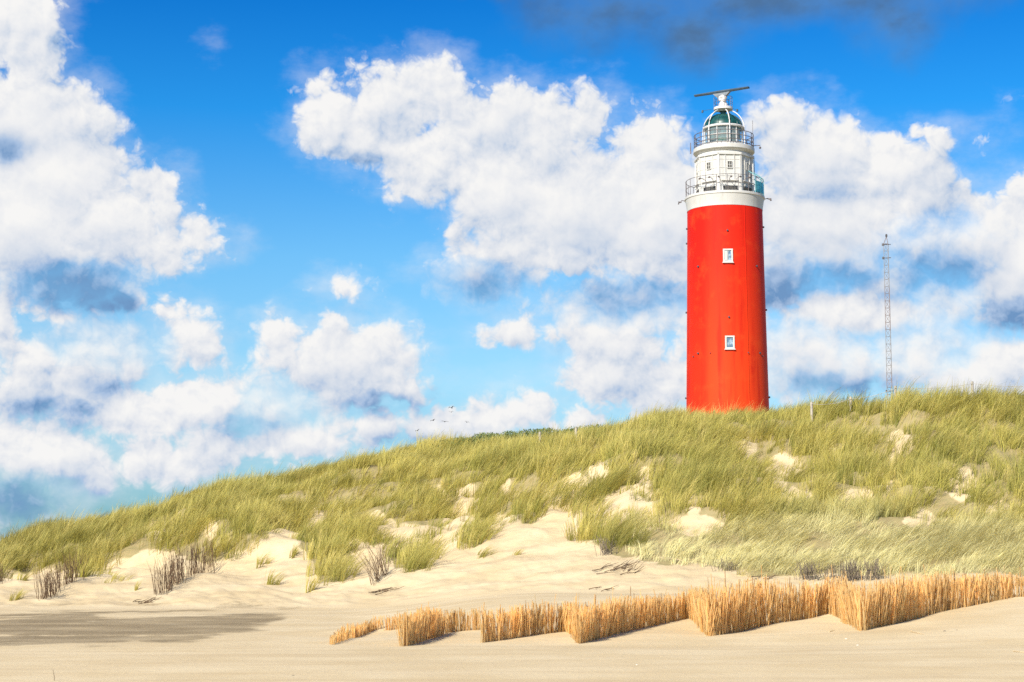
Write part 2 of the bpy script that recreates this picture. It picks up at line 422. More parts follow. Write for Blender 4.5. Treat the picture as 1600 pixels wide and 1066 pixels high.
# ------------------------------------------------------------------ ground
def ground_material():
    m, nt, b = material('sand')
    co = objco(nt)
    at_ = nt.nodes.new('ShaderNodeAttribute'); at_.attribute_name = 'cover'
    cover, shell, _b = [X(nt, o) for o in (lambda n: (nt.links.new(at_.outputs['Color'], n.inputs[0]), n.outputs)[1])(nt.nodes.new('ShaderNodeSeparateColor'))]
    n1 = noise(nt, co, .35, 6, .6); n2 = noise(nt, co, 4., 6, .65); n3 = noise(nt, co, 40., 3, .6)
    stre = noise(nt, vop(nt, 'MULTIPLY', co, (.16, 1.1, 1.)), .9, 6, .6)
    sand = mixc(nt, n1.mr(.35, .65), (.62, .485, .282), (.69, .56, .35))
    sand = mixc(nt, stre.mr(.42, .7) * .5, sand, (.52, .39, .22))
    sand = mixc(nt, n2.mr(.5, .8) * .3, sand, (.64, .54, .385))
    sand = mixc(nt, n3.mr(.6, .8) * .18, sand, (.46, .35, .2))
    # coarse shell and gravel left on the surface by the wind
    grit = noise(nt, co, 26., 4, .75); st2 = noise(nt, vop(nt, 'MULTIPLY', co, (.40, .26, 1.)), 1., 8, .66)
    sh = (shell + (st2 - .5) * 2.0).mr(.30, .62)
    gravel = mixc(nt, grit.mr(.35, .65), (.13, .095, .05), (.37, .28, .16))
    sand = mixc(nt, sh * noise(nt, vop(nt, 'MULTIPLY', co, (.22, .30, 1.)), 1.6, 7, .62).mr(.3, .62, .5, .92), sand, gravel)
    # litter of dead blades and moss under the marram
    lit = mixc(nt, n2.mr(.35, .65), (.27, .21, .085), (.21, .185, .06))
    c = mixc(nt, (cover + (n2 - .5) * .5).mr(.35, .85) * .75, sand, lit)
    nt.links.new(c.s, b.inputs['Base Color'])
    b.inputs['Roughness'].default_value = .95; b.inputs['Specular IOR Level'].default_value = .15
    rip = noise(nt, vop(nt, 'MULTIPLY', co, (1., 2.6, 1.)), 2.2, 5, .6)
    n4 = noise(nt, co, 9., 4, .6)
    h = n3 * .3 + n2 * 1.1 + rip * .9 + n4 * .55 + grit * sh * .9
    bn = bump(nt, b, h, .4, .05)
    sl = sep(nt, co)[2].mr(.7, 1.8, .035, .10)
    nt.links.new(sl.s, bn.inputs['Distance'])
    return m
def make_ground():
    th = np.concatenate([np.linspace(-math.pi, -.45, 40, endpoint=False), np.linspace(-.45, -.31, 36, endpoint=False), np.linspace(-.31, .31, 560, endpoint=False),
                         np.linspace(.31, .45, 36, endpoint=False), np.linspace(.45, math.pi, 40, endpoint=False)])
    r = np.concatenate([[.5, 3, 8, 14], np.linspace(18, 58, 150, endpoint=False), np.linspace(58, 114, 330, endpoint=False), np.geomspace(114, 260, 60), [320, 400, 520, 700, 1000, 1600, 2600, 4500]])
    T, RR = np.meshgrid(th, r)
    x, y = RR * np.sin(T), RR * np.cos(T); z = height(x, y)
    nT, nR = len(th), len(r)
    V = np.stack([x, y, z], -1).reshape(-1, 3)
    i, j = np.meshgrid(np.arange(nT), np.arange(nR - 1)); i2 = (i + 1) % nT
    Q = np.stack([j * nT + i, j * nT + i2, (j + 1) * nT + i2, (j + 1) * nT + i], -1).reshape(-1, 4)[:, ::-1]
    g, u, v = grass_amount(V[:, 0], np.maximum(V[:, 1], 1), V[:, 2])
    fr = (V[:, 1] > 5)
    rr = np.hypot(V[:, 0], V[:, 1])
    g = np.where(fr, g, 0) ; g = np.where(rr > 110, 1, g)
    # shell field on the flat beach at the left
    x_, y_ = V[:, 0], V[:, 1]
    upb = np.interp(u, [-300, 0, 60, 120, 180, 240, 300, 400, 480, 520], [958, 962, 957, 950, 958, 952, 949, 941, 951, 955])
    lob = np.interp(u, [-300, 0, 180, 210, 300, 350, 420, 480, 520], [1018, 1014, 1014, 1008, 1007, 996, 982, 960, 950])
    shell = sst(-20, 24, v - upb) * sst(-12, 20, lob - v) * sst(540, 430, u) * fr * .86
    shell = shell * (1 - .62 * np.exp(-((v - 968 + .03 * u) / 5.) ** 2) * sst(20, 330, u)) * (1 - .4 * np.exp(-((v - 993) / 2.) ** 2))
    cov = np.stack([g, shell, 0 * g], -1)
    o = raw_mesh('ground', V, Q, np.zeros((0, 3), int), ground_material())
    a = o.data.color_attributes.new('cover', 'FLOAT_COLOR', 'POINT')
    cc = np.ones((len(V), 4), np.float32); cc[:, :3] = cov; a.data.foreach_set('color', cc.ravel())
    tag(o, 'pale beach sand rising into a dune slope with a dark shell patch', kind='structure')
    return o
make_ground()

# ------------------------------------------------------------------ grass
def blade_mat(name, trans=.35, rough=.55):
    m, nt, b = material(name)
    a = nt.nodes.new('ShaderNodeAttribute'); a.attribute_name = 'tint'
    b.inputs['Roughness'].default_value = rough; b.inputs['Specular IOR Level'].default_value = .25
    nt.links.new(a.outputs['Color'], b.inputs['Base Color'])
    t = nt.nodes.new('ShaderNodeBsdfTranslucent'); nt.links.new(a.outputs['Color'], t.inputs['Color'])
    mx = nt.nodes.new('ShaderNodeMixShader'); mx.inputs[0].default_value = trans
    nt.links.new(b.outputs[0], mx.inputs[1]); nt.links.new(t.outputs[0], mx.inputs[2])
    nt.links.new(mx.outputs[0], nt.nodes['Material Output'].inputs[0])
    return m
M_BLADE = blade_mat('marram_blade')
def blades(base, h, lean, leandir, width, col, tipcol):
    """arrays per blade -> verts, quads, tris, colours (three bent segments, pointed tip)"""
    n = len(base)
    s = np.array([0., .38, .74, 1.])
    up = np.zeros((n, 3)); up[:, 2] = 1
    L = np.stack([np.cos(leandir), np.sin(leandir), np.zeros(n)], -1)
    W = rng.uniform(0, math.pi, n)
    Wd = np.stack([np.cos(W) * .75 + .25, .5 * np.sin(W), np.zeros(n)], -1)
    pts = []
    for k in s:
        ang = lean * (.25 * k + .75 * k * k)
        pts.append(base + h[:, None] * (up * (k * (1 - .30 * np.clip(lean, 0, 1.6) * k))[:, None] + L * ang[:, None]))
    wd = [1., .95, .6]
    V = np.empty((n, 7, 3)); Cc = np.empty((n, 7, 3))
    for i in range(3):
        V[:, 2 * i] = pts[i] - Wd * (width * wd[i] / 2)[:, None]; V[:, 2 * i + 1] = pts[i] + Wd * (width * wd[i] / 2)[:, None]
        c = col + (tipcol - col) * s[i]
        Cc[:, 2 * i] = c; Cc[:, 2 * i + 1] = c
    V[:, 6] = pts[3]; Cc[:, 6] = tipcol
    o = np.arange(n)[:, None] * 7
    Q = np.concatenate([o + np.array([[0, 1, 3, 2]]), o + np.array([[2, 3, 5, 4]])]); T = o + np.array([[4, 5, 6]])
    return V.reshape(-1, 3), Q, T, Cc.reshape(-1, 3)
GREEN = np.array([.20, .25, .032]); OLIVE = np.array([.52, .47, .07]); STRAW = np.array([.88, .74, .25]); PALE = np.array([.97, .92, .55]); BROWN = np.array([.36, .24, .05])
def tufts_to_blades(P, nb, hgt, rad, lean, ldir, c0, c1, wid):
    idx = np.repeat(np.arange(len(P)), nb); n = len(idx)
    # blades grow in small shocks: a few share root, lean, height and tone
    K = 6; nbun = len(P) * K; bi = idx * K + rng.integers(0, K, n)
    ba = rng.uniform(0, 2 * math.pi, nbun); bq = np.sqrt(rng.uniform(0, 1, nbun)); bh = rng.uniform(.62, 1.15, nbun); bt = rng.uniform(0, 1, nbun); bl = rng.normal(0, .11, (nbun, 2)); bv = rng.uniform(.66, 1.2, nbun)
    qx = bq[bi] * np.cos(ba[bi]); qy = bq[bi] * np.sin(ba[bi])
    bx = P[idx, 0] + rad[idx] * (qx + rng.normal(0, .16, n)); by = P[idx, 1] + rad[idx] * (qy + rng.normal(0, .16, n))
    base = np.stack([bx, by, height(bx, by) - .03], -1)
    h = hgt[idx] * bh[bi] * rng.uniform(.7, 1.08, n)
    # wind from the left combs the blades to the right; outer blades splay outward
    vx = lean[idx] * np.cos(ldir[idx]) + .46 * qx + bl[bi, 0] + rng.normal(0, .06, n)
    vy = lean[idx] * np.sin(ldir[idx]) + .46 * qy + bl[bi, 1] + rng.normal(0, .06, n)
    t = np.clip(bt[bi] + rng.normal(0, .18, n), 0, 1)[:, None] ** 1.3
    col = c0[idx] * (1 - t) + c1[idx] * t
    col = col * bv[bi][:, None]
    col = col * rng.uniform(.9, 1.1, n)[:, None]
    tip = col * .45 + STRAW * .55 * rng.uniform(.7, 1.1, n)[:, None]
    basec = col * .7 + STRAW * .08
    return blades(base, h, np.hypot(vx, vy), np.arctan2(vy, vx), wid * rng.uniform(.7, 1.3, n), basec, tip)
def make_grass():
    N = 26000
    th = rng.uniform(-.36, .36, N); r = np.sqrt(rng.uniform(61 ** 2, 114 ** 2, N))
    x, y = r * np.sin(th), r * np.cos(th); z = height(x, y)
    g, u, v = grass_amount(x, y, z)
    clump = fbm(x / 1.25, y / 1.6, 123, 2)
    keep = (rng.uniform(0, 1, N) < g * g * (0.2 + 1.15 * sst(.36, .58, clump)))
    x, y, z, u, v, r, g, clump = [q[keep] for q in (x, y, z, u, v, r, g, clump)]
    n = len(x)
    big = fbm(x / 7, y / 7, 301, 3); sm = fbm(x / 1.2, y / 1.2, 317, 2)
    pale = sst(930, 1010, u) * sst(802, 838, v + 34 * (big - .5)) * (1 - .35 * sst(1450, 1600, u) * sst(850, 820, v))
    dark = sst(420, 60, u)
    mixg = np.clip((big - .5) * 2.2 + (sm - .5) * 1.8 + .46 + .18 * dark - .25 * sst(95, 108, r), 0, 1)[:, None]
    c0 = OLIVE * (1 - mixg) + GREEN * mixg
    c1 = (STRAW * .6 + OLIVE * .4) * (1 - mixg) + OLIVE * mixg
    odd = rng.uniform(0, 1, n)
    dry = (odd < .08)[:, None]; lush = (odd > .9)[:, None]
    c0 = np.where(dry, STRAW * .8, np.where(lush, GREEN * .8, c0)); c1 = np.where(dry, STRAW, np.where(lush, GREEN * 1.3, c1))
    c0 = c0 * (1 - .92 * pale[:, None]) + PALE * .88 * pale[:, None]; c1 = c1 * (1 - pale[:, None]) + PALE * pale[:, None]
    d = (dark * .5)[:, None]; c0 = c0 * (1 - d) + d * (c0 * .55 + BROWN * .35); c1 = c1 * (1 - d) + d * (OLIVE * .6 + BROWN * .3)
    hgt = rng.uniform(.85, 1.3, n) * (.35 + 1.15 * clump) * (1 - .30 * pale) * (.55 + .45 * sst(.2, .9, g)) * (.8 + .5 * (big - .2))
    rad = rng.uniform(.3, .65, n)
    lean = .08 + .80 * fbm(x / 3, y / 3, 401, 2) + rng.uniform(-.08, .12, n) + .35 * pale
    ldir = .1 + (fbm(x / 3, y / 3, 431, 2) - .5) * 2.8 + rng.normal(0, .3, n)
    nb = (rng.uniform(28, 54, n) * (1 + .4 * pale)).astype(int)
    V, Q, T, Cc = tufts_to_blades(np.stack([x, y, z], -1), nb, hgt, rad, lean, ldir, c0, c1, np.full(nb.sum(), .021))
    # long dry flowering stalks standing above the tufts
    k = rng.choice(n, 5200); ns = len(k)
    b_ = np.stack([x[k] + rng.normal(0, .2, ns), y[k] + rng.normal(0, .2, ns), z[k]], -1); b_[:, 2] = height(b_[:, 0], b_[:, 1])
    V2, Q2, T2, C2 = blades(b_, hgt[k] * rng.uniform(1.05, 1.4, ns), np.clip(lean[k] * .8, 0, .8), ldir[k], np.full(ns, .02), np.tile(STRAW * .75, (ns, 1)), np.tile(STRAW * .95, (ns, 1)))
    Q = np.concatenate([Q, Q2 + len(V)]); T = np.concatenate([T, T2 + len(V)]); V = np.concatenate([V, V2]); Cc = np.concatenate([Cc, C2])
    print('grass tufts', n, 'blades', len(T))
    o = raw_mesh('marram_grass', V, Q, T, M_BLADE, Cc)
    tag(o, 'windblown green and straw marram grass covering the dune slope', 'grass', kind='stuff')
make_grass()

def tuft(px, py, label, hpx=26, wpx=16, green=.6, n=140, lean=.5, ldir=.1):
    p = ground_at(px, py)
    r = math.hypot(p.x, p.y); s = r / F
    c = GREEN * green + OLIVE * (1 - green)
    k = max(3, int(wpx / 6))
    P = np.array([[p.x + s * wpx * .42 * rng.uniform(-1, 1), p.y + s * wpx * .6 * rng.uniform(-1, 1), 0] for _ in range(k)])
    V, Q, T, Cc = tufts_to_blades(P, np.full(k, n // k), np.full(k, hpx * s * 1.1), np.full(k, s * wpx * .28), np.full(k, lean), np.full(k, ldir),
                                  np.tile(c, (k, 1)), np.tile(OLIVE * .6 + STRAW * .4 * (1.4 - green), (k, 1)), np.full(n // k * k, .014))
    o = raw_mesh('grass_tuft', V - np.array(p)[None], Q, T, M_BLADE, Cc); o.location = p
    tag(o, label, 'grass tuft', 'lone grass tufts on the bare sand')
tuft(21, 938, 'small brownish tuft on bare sand at the far left of the beach', 22, 22, .35)
tuft(34, 908, 'short green tuft on sand between two brown brushwood rows', 18, 14, .6)
tuft(186, 906, 'low sprawling yellow green tuft under the left dune slope', 16, 36, .3, 160, .8)
tuft(214, 922, 'tiny straw coloured tuft just left of a brushwood row', 16, 7, .1, 60)
tuft(408, 884, 'small green tuft on sand, upper of two near the dune foot', 22, 18, .6)
tuft(421, 914, 'yellow green tuft lowest on the open sand slope', 28, 24, .5)
tuft(461, 870, 'small round tuft high on sand below the overhanging grass', 22, 14, .6)
tuft(482, 924, 'thin straw yellow tuft beneath a large green clump', 34, 16, .0, 110)
tuft(757, 868, 'single flat green tuft alone on the broad sand blowout', 20, 24, .8, 170, .9)
tuft(806, 866, 'faint straw tuft on the blowout beside the flat green one', 16, 16, .0, 60, .7)
tuft(525, 906, 'big round green tuft hanging at the lower grass edge', 44, 46, .85, 420)
tuft(648, 886, 'big dark green tuft right of the dead twig bush', 46, 50, .8, 480, .6)
tuft(968, 850, 'tall dark green clump above the pale combed grass', 58, 60, .95, 700, .55)

# ------------------------------------------------------------------ brushwood rows, twig bushes, loose branches
def stems(paths, rad, k=4):
    """list of point lists with tapering radius -> verts, quads"""
    mb = MB()
    for pts in paths:
        m = len(pts); mb.tube(pts, [rad * (1 - .55 * i / (m - 1)) * random.uniform(.8, 1.2) for i in range(m)], k)
    return mb
M_TWIG = simple('dead_twig', (.16, .095, .05), .85, var=.35, scale=8)
M_GREYTWIG = simple('grey_twig', (.22, .175, .13), .85, var=.35, scale=8)
def brush(pts, label, hpx, count, lean=(-.05, .12), mat=None, spread=.13, rad=.0085, name='brushwood_row', cat='brushwood', jag=.35, group='rows of dead brushwood on the slope'):
    A = [ground_at(*p) for p in pts]; c = A[0]
    paths = []
    for i in range(count):
        t = random.random() * (len(A) - 1); k = min(int(t), len(A) - 2); q = A[k].lerp(A[k + 1], t - k)
        x = q.x + random.gauss(0, spread); y = q.y + random.gauss(0, spread); z = float(height(x, y)) - .08
        h = hpx * math.hypot(x, y) / F * random.uniform(1 - jag, 1.1)
        lx, ly = random.gauss(lean[0], lean[1]), random.gauss(0, .15)
        b1 = random.gauss(0, .04); p0 = Vector((x, y, z)) - c
        paths.append([p0, p0 + Vector((lx * h * .45 + b1, ly * h * .5, h * .5)), p0 + Vector((lx * h, ly * h, h))])
        if random.random() < .35:
            m = paths[-1][1]; paths.append([m, m + Vector((random.gauss(0, .12) * h, random.gauss(0, .1) * h, h * random.uniform(.2, .45)))])
    o = stems(paths, rad).build(name, mat or M_TWIG, None, 60); o.location = c
    tag(o, label, cat, group)
brush([(64, 938), (90, 922), (128, 903)], 'brown brushwood row below the left grass slope, leftmost whole one', 46, 150)
brush([(-14, 917), (6, 908)], 'stub of dark brushwood cut off by the left photo edge', 32, 50)
brush([(247, 930), (280, 908), (332, 884)], 'tall brown brushwood row sloping up beside the open sand left', 54, 200)
brush([(582, 916), (592, 905), (607, 897)], 'fan of thin dead twigs left of the big green tuft', 52, 46, (-.22, .3), name='twig_bush', cat='dead bush', spread=.07)
brush([(942, 868), (954, 864)], 'small grey twig bush at the left end of the pale grass', 30, 34, (-.3, .25), M_GREYTWIG, name='twig_bush', cat='dead bush')
brush([(1128, 892), (1150, 893)], 'grey twig bush in the pale grass edge, nearest the sand blowout', 22, 40, (-.05, .25), M_GREYTWIG, name='twig_bush', cat='dead bush')
brush([(1254, 907), (1276, 905)], 'grey twig bush behind the reed fence, first of the row of four', 32, 60, (-.02, .2), M_GREYTWIG, name='twig_bush', cat='dead bush')
brush([(1289, 906), (1306, 905)], 'pale grey twig bush behind the reed fence, second of the four', 26, 36, (-.02, .2), M_GREYTWIG, name='twig_bush', cat='dead bush')
brush([(1314, 908), (1348, 906)], 'widest grey twig bush behind the reed fence', 34, 90, (-.02, .18), M_GREYTWIG, name='twig_bush', cat='dead bush')
brush([(1357, 906), (1373, 904)], 'dark grey twig bush behind the reed fence, last of the four', 34, 50, (-.02, .16), M_GREYTWIG, name='twig_bush', cat='dead bush')
def branches(px, py, w, h, n, label, mat=None, ang=.45):
    c = ground_at(px, py); s = math.hypot(c.x, c.y) / F; paths = []
    for i in range(n):
        x = c.x + s * w * random.uniform(-.5, .5); L = s * w * random.uniform(.25, .6)
        a = ang + random.gauss(0, .22); y = c.y + s * w * random.uniform(-.5, .5)
        pl = []
        for t in (0, .35, .7, 1):
            X_ = x + L * (t - .5) * math.cos(a) + random.gauss(0, .02); Y_ = y + 2.4 * L * (t - .5) * math.sin(a)
            pl.append(Vector((X_, Y_, float(height(X_, Y_)) + .015 + .05 * random.random() + .12 * L * t * random.random())) - c)
        paths.append(pl)
    o = stems(paths, .014).build('fallen_branch', mat or M_TWIG, None, 60); o.location = c
    tag(o, label, 'branches', 'loose dead branches on the sand')
branches(225, 943, 36, 8, 9, 'few dark branches lying on sand below a brushwood row')
branches(968, 893, 66, 24, 20, 'bundle of dark dead branches left of the pale grass edge')
branches(594, 926, 50, 8, 9, 'scatter of thin twigs on sand under the dead twig fan')
branches(948, 922, 40, 6, 5, 'two or three thin sticks on sand above the reed fence')
branches(1190, 905, 36, 10, 7, 'thin sticks on sand just behind the reed fence middle')
def stick():
    c = ground_at(85, 1064, 14)
    o = stems([[Vector((0, 0, -.03)), Vector((-.006, .01, .06)), Vector((-.03, .02, .15))]], .006, 6).build('dry_twig', M_TWIG, None, 60); o.location = c
    tag(o, 'short dark twig stuck upright in the sand at the bottom edge', 'twig')
stick()

# ------------------------------------------------------------------ reed fence
M_REED = blade_mat('dry_reed', .5, .5)
def reeds(pts, label, dens=140, tops=None, jag=.16):
    """pts: (px, py, dist, height_px) of the fence foot; one straight run of upright cut reeds"""
    A = []
    for p in pts:
        q = ground_at(p[0], p[1], 28.); A.append((q, p[3] * math.hypot(q.x, q.y) / F))
    c = A[0][0].copy(); c.z = float(height(c.x, c.y))
    V, Q, Cc = [], [], []; o = 0
    d_ = (A[-1][0] - A[-2][0]).normalized() * .12; A[-1] = (A[-1][0] + d_, A[-1][1])
    for (a, ha), (b, hb) in zip(A, A[1:]):
        L = (Vector((b.x, b.y)) - Vector((a.x, a.y))).length; n = int(L * dens)
        t = rng.uniform(0, 1, n)
        # reeds stand in handfuls pressed into a narrow trench
        t = t + .02 * np.sin(t * L * 9 + a.x) + rng.normal(0, .07, n) / L
        x = a.x + (b.x - a.x) * t + rng.normal(0, .036, n); y = a.y + (b.y - a.y) * t + rng.normal(0, .036, n)
        z = height(x, y)
        gap = fbm(x * 2.2, y * .7, 7, 2)
        H = (ha + (hb - ha) * t) * (1 + np.clip(rng.normal(0, jag * 1.0, n), -.7, .2 + jag * .4)) * (.80 + .22 * fbm(x * 1.1, y * .4, 9, 2))
        H = np.maximum(H, .15); H = np.where(rng.uniform(0, 1, n) < .05, H * 1.25, H)
        lean_c = (fbm(x * 1.1, y * 1.1, 13, 2) - .5) * .30
        lx = lean_c + rng.normal(0, .10, n); ly = rng.normal(0, .09, n)
        w = rng.uniform(.005, .0095, n)
        tone = rng.uniform(0, 1, n); bun = fbm(x * 4, y * 4, 31, 2)
        col = np.array([.94, .655, .285]) * (1 - tone[:, None]) + np.array([.98, .80, .45]) * tone[:, None]
        dk = rng.uniform(0, 1, n) < .10
        col = np.where(dk[:, None], np.array([.58, .36, .15]), col) * (.80 + .5 * bun)[:, None]
        for i, k in enumerate((0., .55, 1.)):
            px_ = x + lx * H * k; py_ = y + ly * H * k; pz = z - .1 + (H + .1) * k
            bx = rng.normal(0, .012, n) * (k == .55)
            for j in range(3):
                q = 2 * math.pi * j / 3 + .4
                V.append(np.stack([px_ + bx + w * math.cos(q), py_ + w * math.sin(q), pz], -1)); Cc.append(col * (1. if k else .85))
        st = np.arange(n)
        for i in range(2):
            for j in range(3):
                j2 = (j + 1) % 3
                Q.append(np.stack([o + (i * 3 + j) * n + st, o + (i * 3 + j2) * n + st, o + ((i + 1) * 3 + j2) * n + st, o + ((i + 1) * 3 + j) * n + st], -1))
        o += 9 * n
    V = np.concatenate(V) - np.array(c)[None]
    ob = raw_mesh('reed_fence', V, np.concatenate(Q), np.zeros((0, 3), int), M_REED, np.concatenate(Cc), False); ob.location = c
    tag(ob, label, 'reed fence', 'runs of the zigzag reed fence')
def top(u): return 9 + float(np.interp(u, [500, 560, 630, 760, 900, 1000, 1110, 1345, 1600], [982, 966, 951, 946, 940, 929, 914, 903, 893]))
def run(pts, label, **k): reeds([(p[0], p[1], 0, (p[1] - top(p[0])) * (p[2] if len(p) > 2 else 1.)) for p in pts], label, **k)
run([(517, 1008, .5), (545, 998, .95), (573, 986, .7)], 'sparse low run of reeds at the far left end of the fence', dens=42, jag=.5)
run([(552, 997, .7), (572, 989, .9), (594, 983, 1.1)], 'short leaning reed run, second from the left end', dens=85, jag=.35)
run([(603, 986), (628, 982)], 'stub of reeds standing in the gap left of the first tall corner', dens=110)
run([(631, 1010, .86), (664, 1000), (692, 992)], 'tall reed run with the leftmost near corner of the fence')
run([(692, 990), (722, 986), (756, 984)], 'level reed run between the first two near corners')
run([(756, 1004, .88), (800, 998), (840, 992), (888, 986)], 'long reed run rising right from the second near corner')
run([(886, 985), (897, 993), (906, 1005, .78)], 'short reed run coming forward to the third near corner', dens=110)
run([(906, 1006, .8), (940, 996), (985, 985), (1030, 975), (1078, 966)], 'long reed run rising right from the lowest middle corner')
run([(1076, 965), (1094, 977), (1110, 993, .85)], 'reed run coming forward to the corner below the lighthouse', dens=110)
run([(1110, 994, .86), (1170, 984), (1230, 971), (1292, 958)], 'broad reed run right of the corner below the lighthouse')
run([(1290, 957), (1318, 969), (1345, 985, .85)], 'reed run coming forward to the rightmost near corner', dens=110)
run([(1345, 986, .87), (1400, 974), (1460, 958), (1520, 946), (1580, 934), (1660, 928)], 'longest reed run going back to the right photo edge')
run([(1370, 928), (1480, 922), (1640, 916)], 'rear reed run at the foot of the pale grass, behind the longest run', dens=80)

# ------------------------------------------------------------------ small things lying on the beach
M_SHELL = simple('bleached_shell', (.78, .72, .62), .5, var=.1, scale=30)
M_PEB = simple('dark_pebble', (.16, .13, .10), .8, var=.25, scale=30)
def shell(px, py, wpx, label, mat, cat, name):
    p = ground_at(px, py, 12.); w = wpx * math.hypot(p.x, p.y) / F / 2; vs, fs = [], []
    n, m = 14, 5; a0 = random.uniform(0, 6)
    for j in range(m + 1):
        t = j / m
        for i in range(n):
            q = 2 * math.pi * i / n; rr = w * math.cos(t * 1.5) * (1 + .12 * math.sin(2 * q + a0) + .05 * math.sin(7 * q))
            vs.append((rr * math.cos(q), rr * .75 * math.sin(q), w * (.55 * math.sin(t * 1.5) - .12)))
    for j in range(m):
        for i in range(n): fs.append((j * n + i, j * n + (i + 1) % n, (j + 1) * n + (i + 1) % n, (j + 1) * n + i))
    fs.append(tuple(range(m * n, m * n + n)))
    o = MB().add(vs, fs).build(name, mat, None, 60); o.location = p; o.rotation_euler.z = a0
    tag(o, label, cat, 'small things lying on the beach')
shell(1322, 999, 4, 'tiny white shell on the beach sand below the last near reed corner', M_SHELL, 'shell', 'seashell')
shell(1340, 1009, 4.5, 'white shell lowest of the two below the last near reed corner', M_SHELL, 'shell', 'seashell')
shell(1476, 987, 5, 'dark pebble on the sand below the longest reed run, bigger of two', M_PEB, 'pebble', 'pebble')
shell(1495, 985, 3, 'small dark pebble on the sand right of the bigger one', M_PEB, 'pebble', 'pebble')
shell(458, 1056, 5, 'dark pebble alone on the sand near the bottom edge', M_PEB, 'pebble', 'pebble')
shell(995, 1039, 4, 'pale shell alone on the foreground sand below the middle reeds', M_SHELL, 'shell', 'seashell')
def stalk(px, py, a, lpx, label):
    c = ground_at(px, py, 12.); L = lpx * math.hypot(c.x, c.y) / F
    pl = []
    for t in (-.5, -.1, .3, .5):
        x, y = c.x + L * t * math.cos(a), c.y + L * t * math.sin(a) * 3; pl.append(Vector((x, y, float(height(x, y)) + .012)) - c)
    o = stems([pl], .009, 6).build('reed_stalk', simple('bleached_reed', (.72, .55, .32), .7), None, 60); o.location = c
    tag(o, label, 'reed stalk', 'loose reed stalks lying on the beach')
stalk(1433, 990, -1.1, 20, 'pale reed stalk lying on the sand below the longest reed run')
stalk(1300, 987, .5, 14, 'thin reed stalk lying on sand left of the last near corner')
stalk(1594, 1020, -1.0, 16, 'reed stalk lying on the foreground sand at the right photo edge')

# ------------------------------------------------------------------ shrubs behind the crest
def shrubs():
    m, nt, b = material('shrub_leaf')
    f = noise(nt, objco(nt), 1.5, 4)
    nt.links.new(mixc(nt, f.mr(.35, .65), (.075, .12, .03), (.17, .21, .055)).s, b.inputs['Base Color']); b.inputs['Roughness'].default_value = .6
    V, T = [], []
    for i in range(130):
        px = random.uniform(690, 940); r = random.uniform(103, 112)
        yy = np.interp(px, [690, 760, 820, 880, 940], [690, 677, 673, 669, 664])
        p = at(px, yy + random.uniform(-1, 7), r); n = 130
        hump = random.uniform(.35, .6)
        d = rng.normal(0, 1, (n, 3)); d /= np.linalg.norm(d, axis=1)[:, None]; d *= (rng.uniform(.4, 1, n) ** .4)[:, None]
        q = np.array(p)[None] + d * np.array([hump * 1.3, hump, hump * .75]) - np.array([0, 0, hump * .6])
        s = rng.uniform(.03, .07, n)[:, None]
        a = rng.normal(0, 1, (n, 3)); a /= np.linalg.norm(a, axis=1)[:, None]; bb = np.cross(a, rng.normal(0, 1, (n, 3))); bb /= np.linalg.norm(bb, axis=1)[:, None]
        V.append(np.stack([q + a * s, q + bb * s * .6, q - a * s, q - bb * s * .6], 1).reshape(-1, 3))
    V = np.concatenate(V); Q = np.arange(len(V)).reshape(-1, 4)
    o = raw_mesh('shrubbery', V, Q, np.zeros((0, 3), int), m, None, False)
    tag(o, 'low dark green shrubs along the dune crest left of the lighthouse', 'shrubs', kind='stuff')
shrubs()

# ------------------------------------------------------------------ fence posts and wire on the crest
M_POST = simple('weathered_post', (.44, .39, .32), .85, var=.2, scale=6, bmp=.3)
M_WIRE = simple('fence_wire', (.5, .46, .4), .6, .2)
def post_mesh(px, ytop, r, wpx=4.4):
    t = at(px, ytop, r); p = Vector((t.x, t.y, float(height(t.x, t.y)) - .2)); h = t.z - p.z; w = wpx * r / F / 2
    mb = MB(); mb.lathe([(w, 0), (w * .98, h * .5), (w * .93, h - .03), (w * .7, h)], 12, cap0=True, cap1=True)
    return p, mb, h
for (px, yt, yb, lab) in ((843.5, 674, 686, 'shorter grey wooden post at the crest before the dark shrubs'), (900, 668.5, 684, 'taller grey wooden post at the crest right of the dark shrubs')):
    p, mb, h = post_mesh(px, yt - 1 if px > 850 else yt + 1, 89 if px > 850 else 93.5, 4.4)
    o = mb.build('wooden_post', M_POST); o.location = p; tag(o, lab, 'post', 'wooden posts on the dune crest')
def wire_fence():
    spec = [(1268, 628, 630), (1329, 620, 625), (1399, 603, 620), (1519, 596, 624), (1652, 598, 620)]
    A = []
    root = empty('wire_fence', Vector((at(1519, 638, 95).x, at(1519, 638, 95).y, float(height(*at(1519, 638, 95)[:2])))))
    for (px, yt, yb) in spec:
        p, mb, h = post_mesh(px, yt, 93)
        o = mb.build('post', M_POST, root); o.location = p - root.location; A.append(p + Vector((0, 0, h - .12)) - root.location)
    pts = []
    for a, b in zip(A, A[1:]):
        for i in range(8):
            t = i / 8; q = a.lerp(b, t); q.z -= .12 * 4 * t * (1 - t); q.y -= .09; pts.append(q)
    MB().tube(pts, .011, 5).build('wire', M_WIRE, root)
    tag(root, 'thin wire fence with wooden posts in the grass on the right crest', 'fence')
wire_fence()

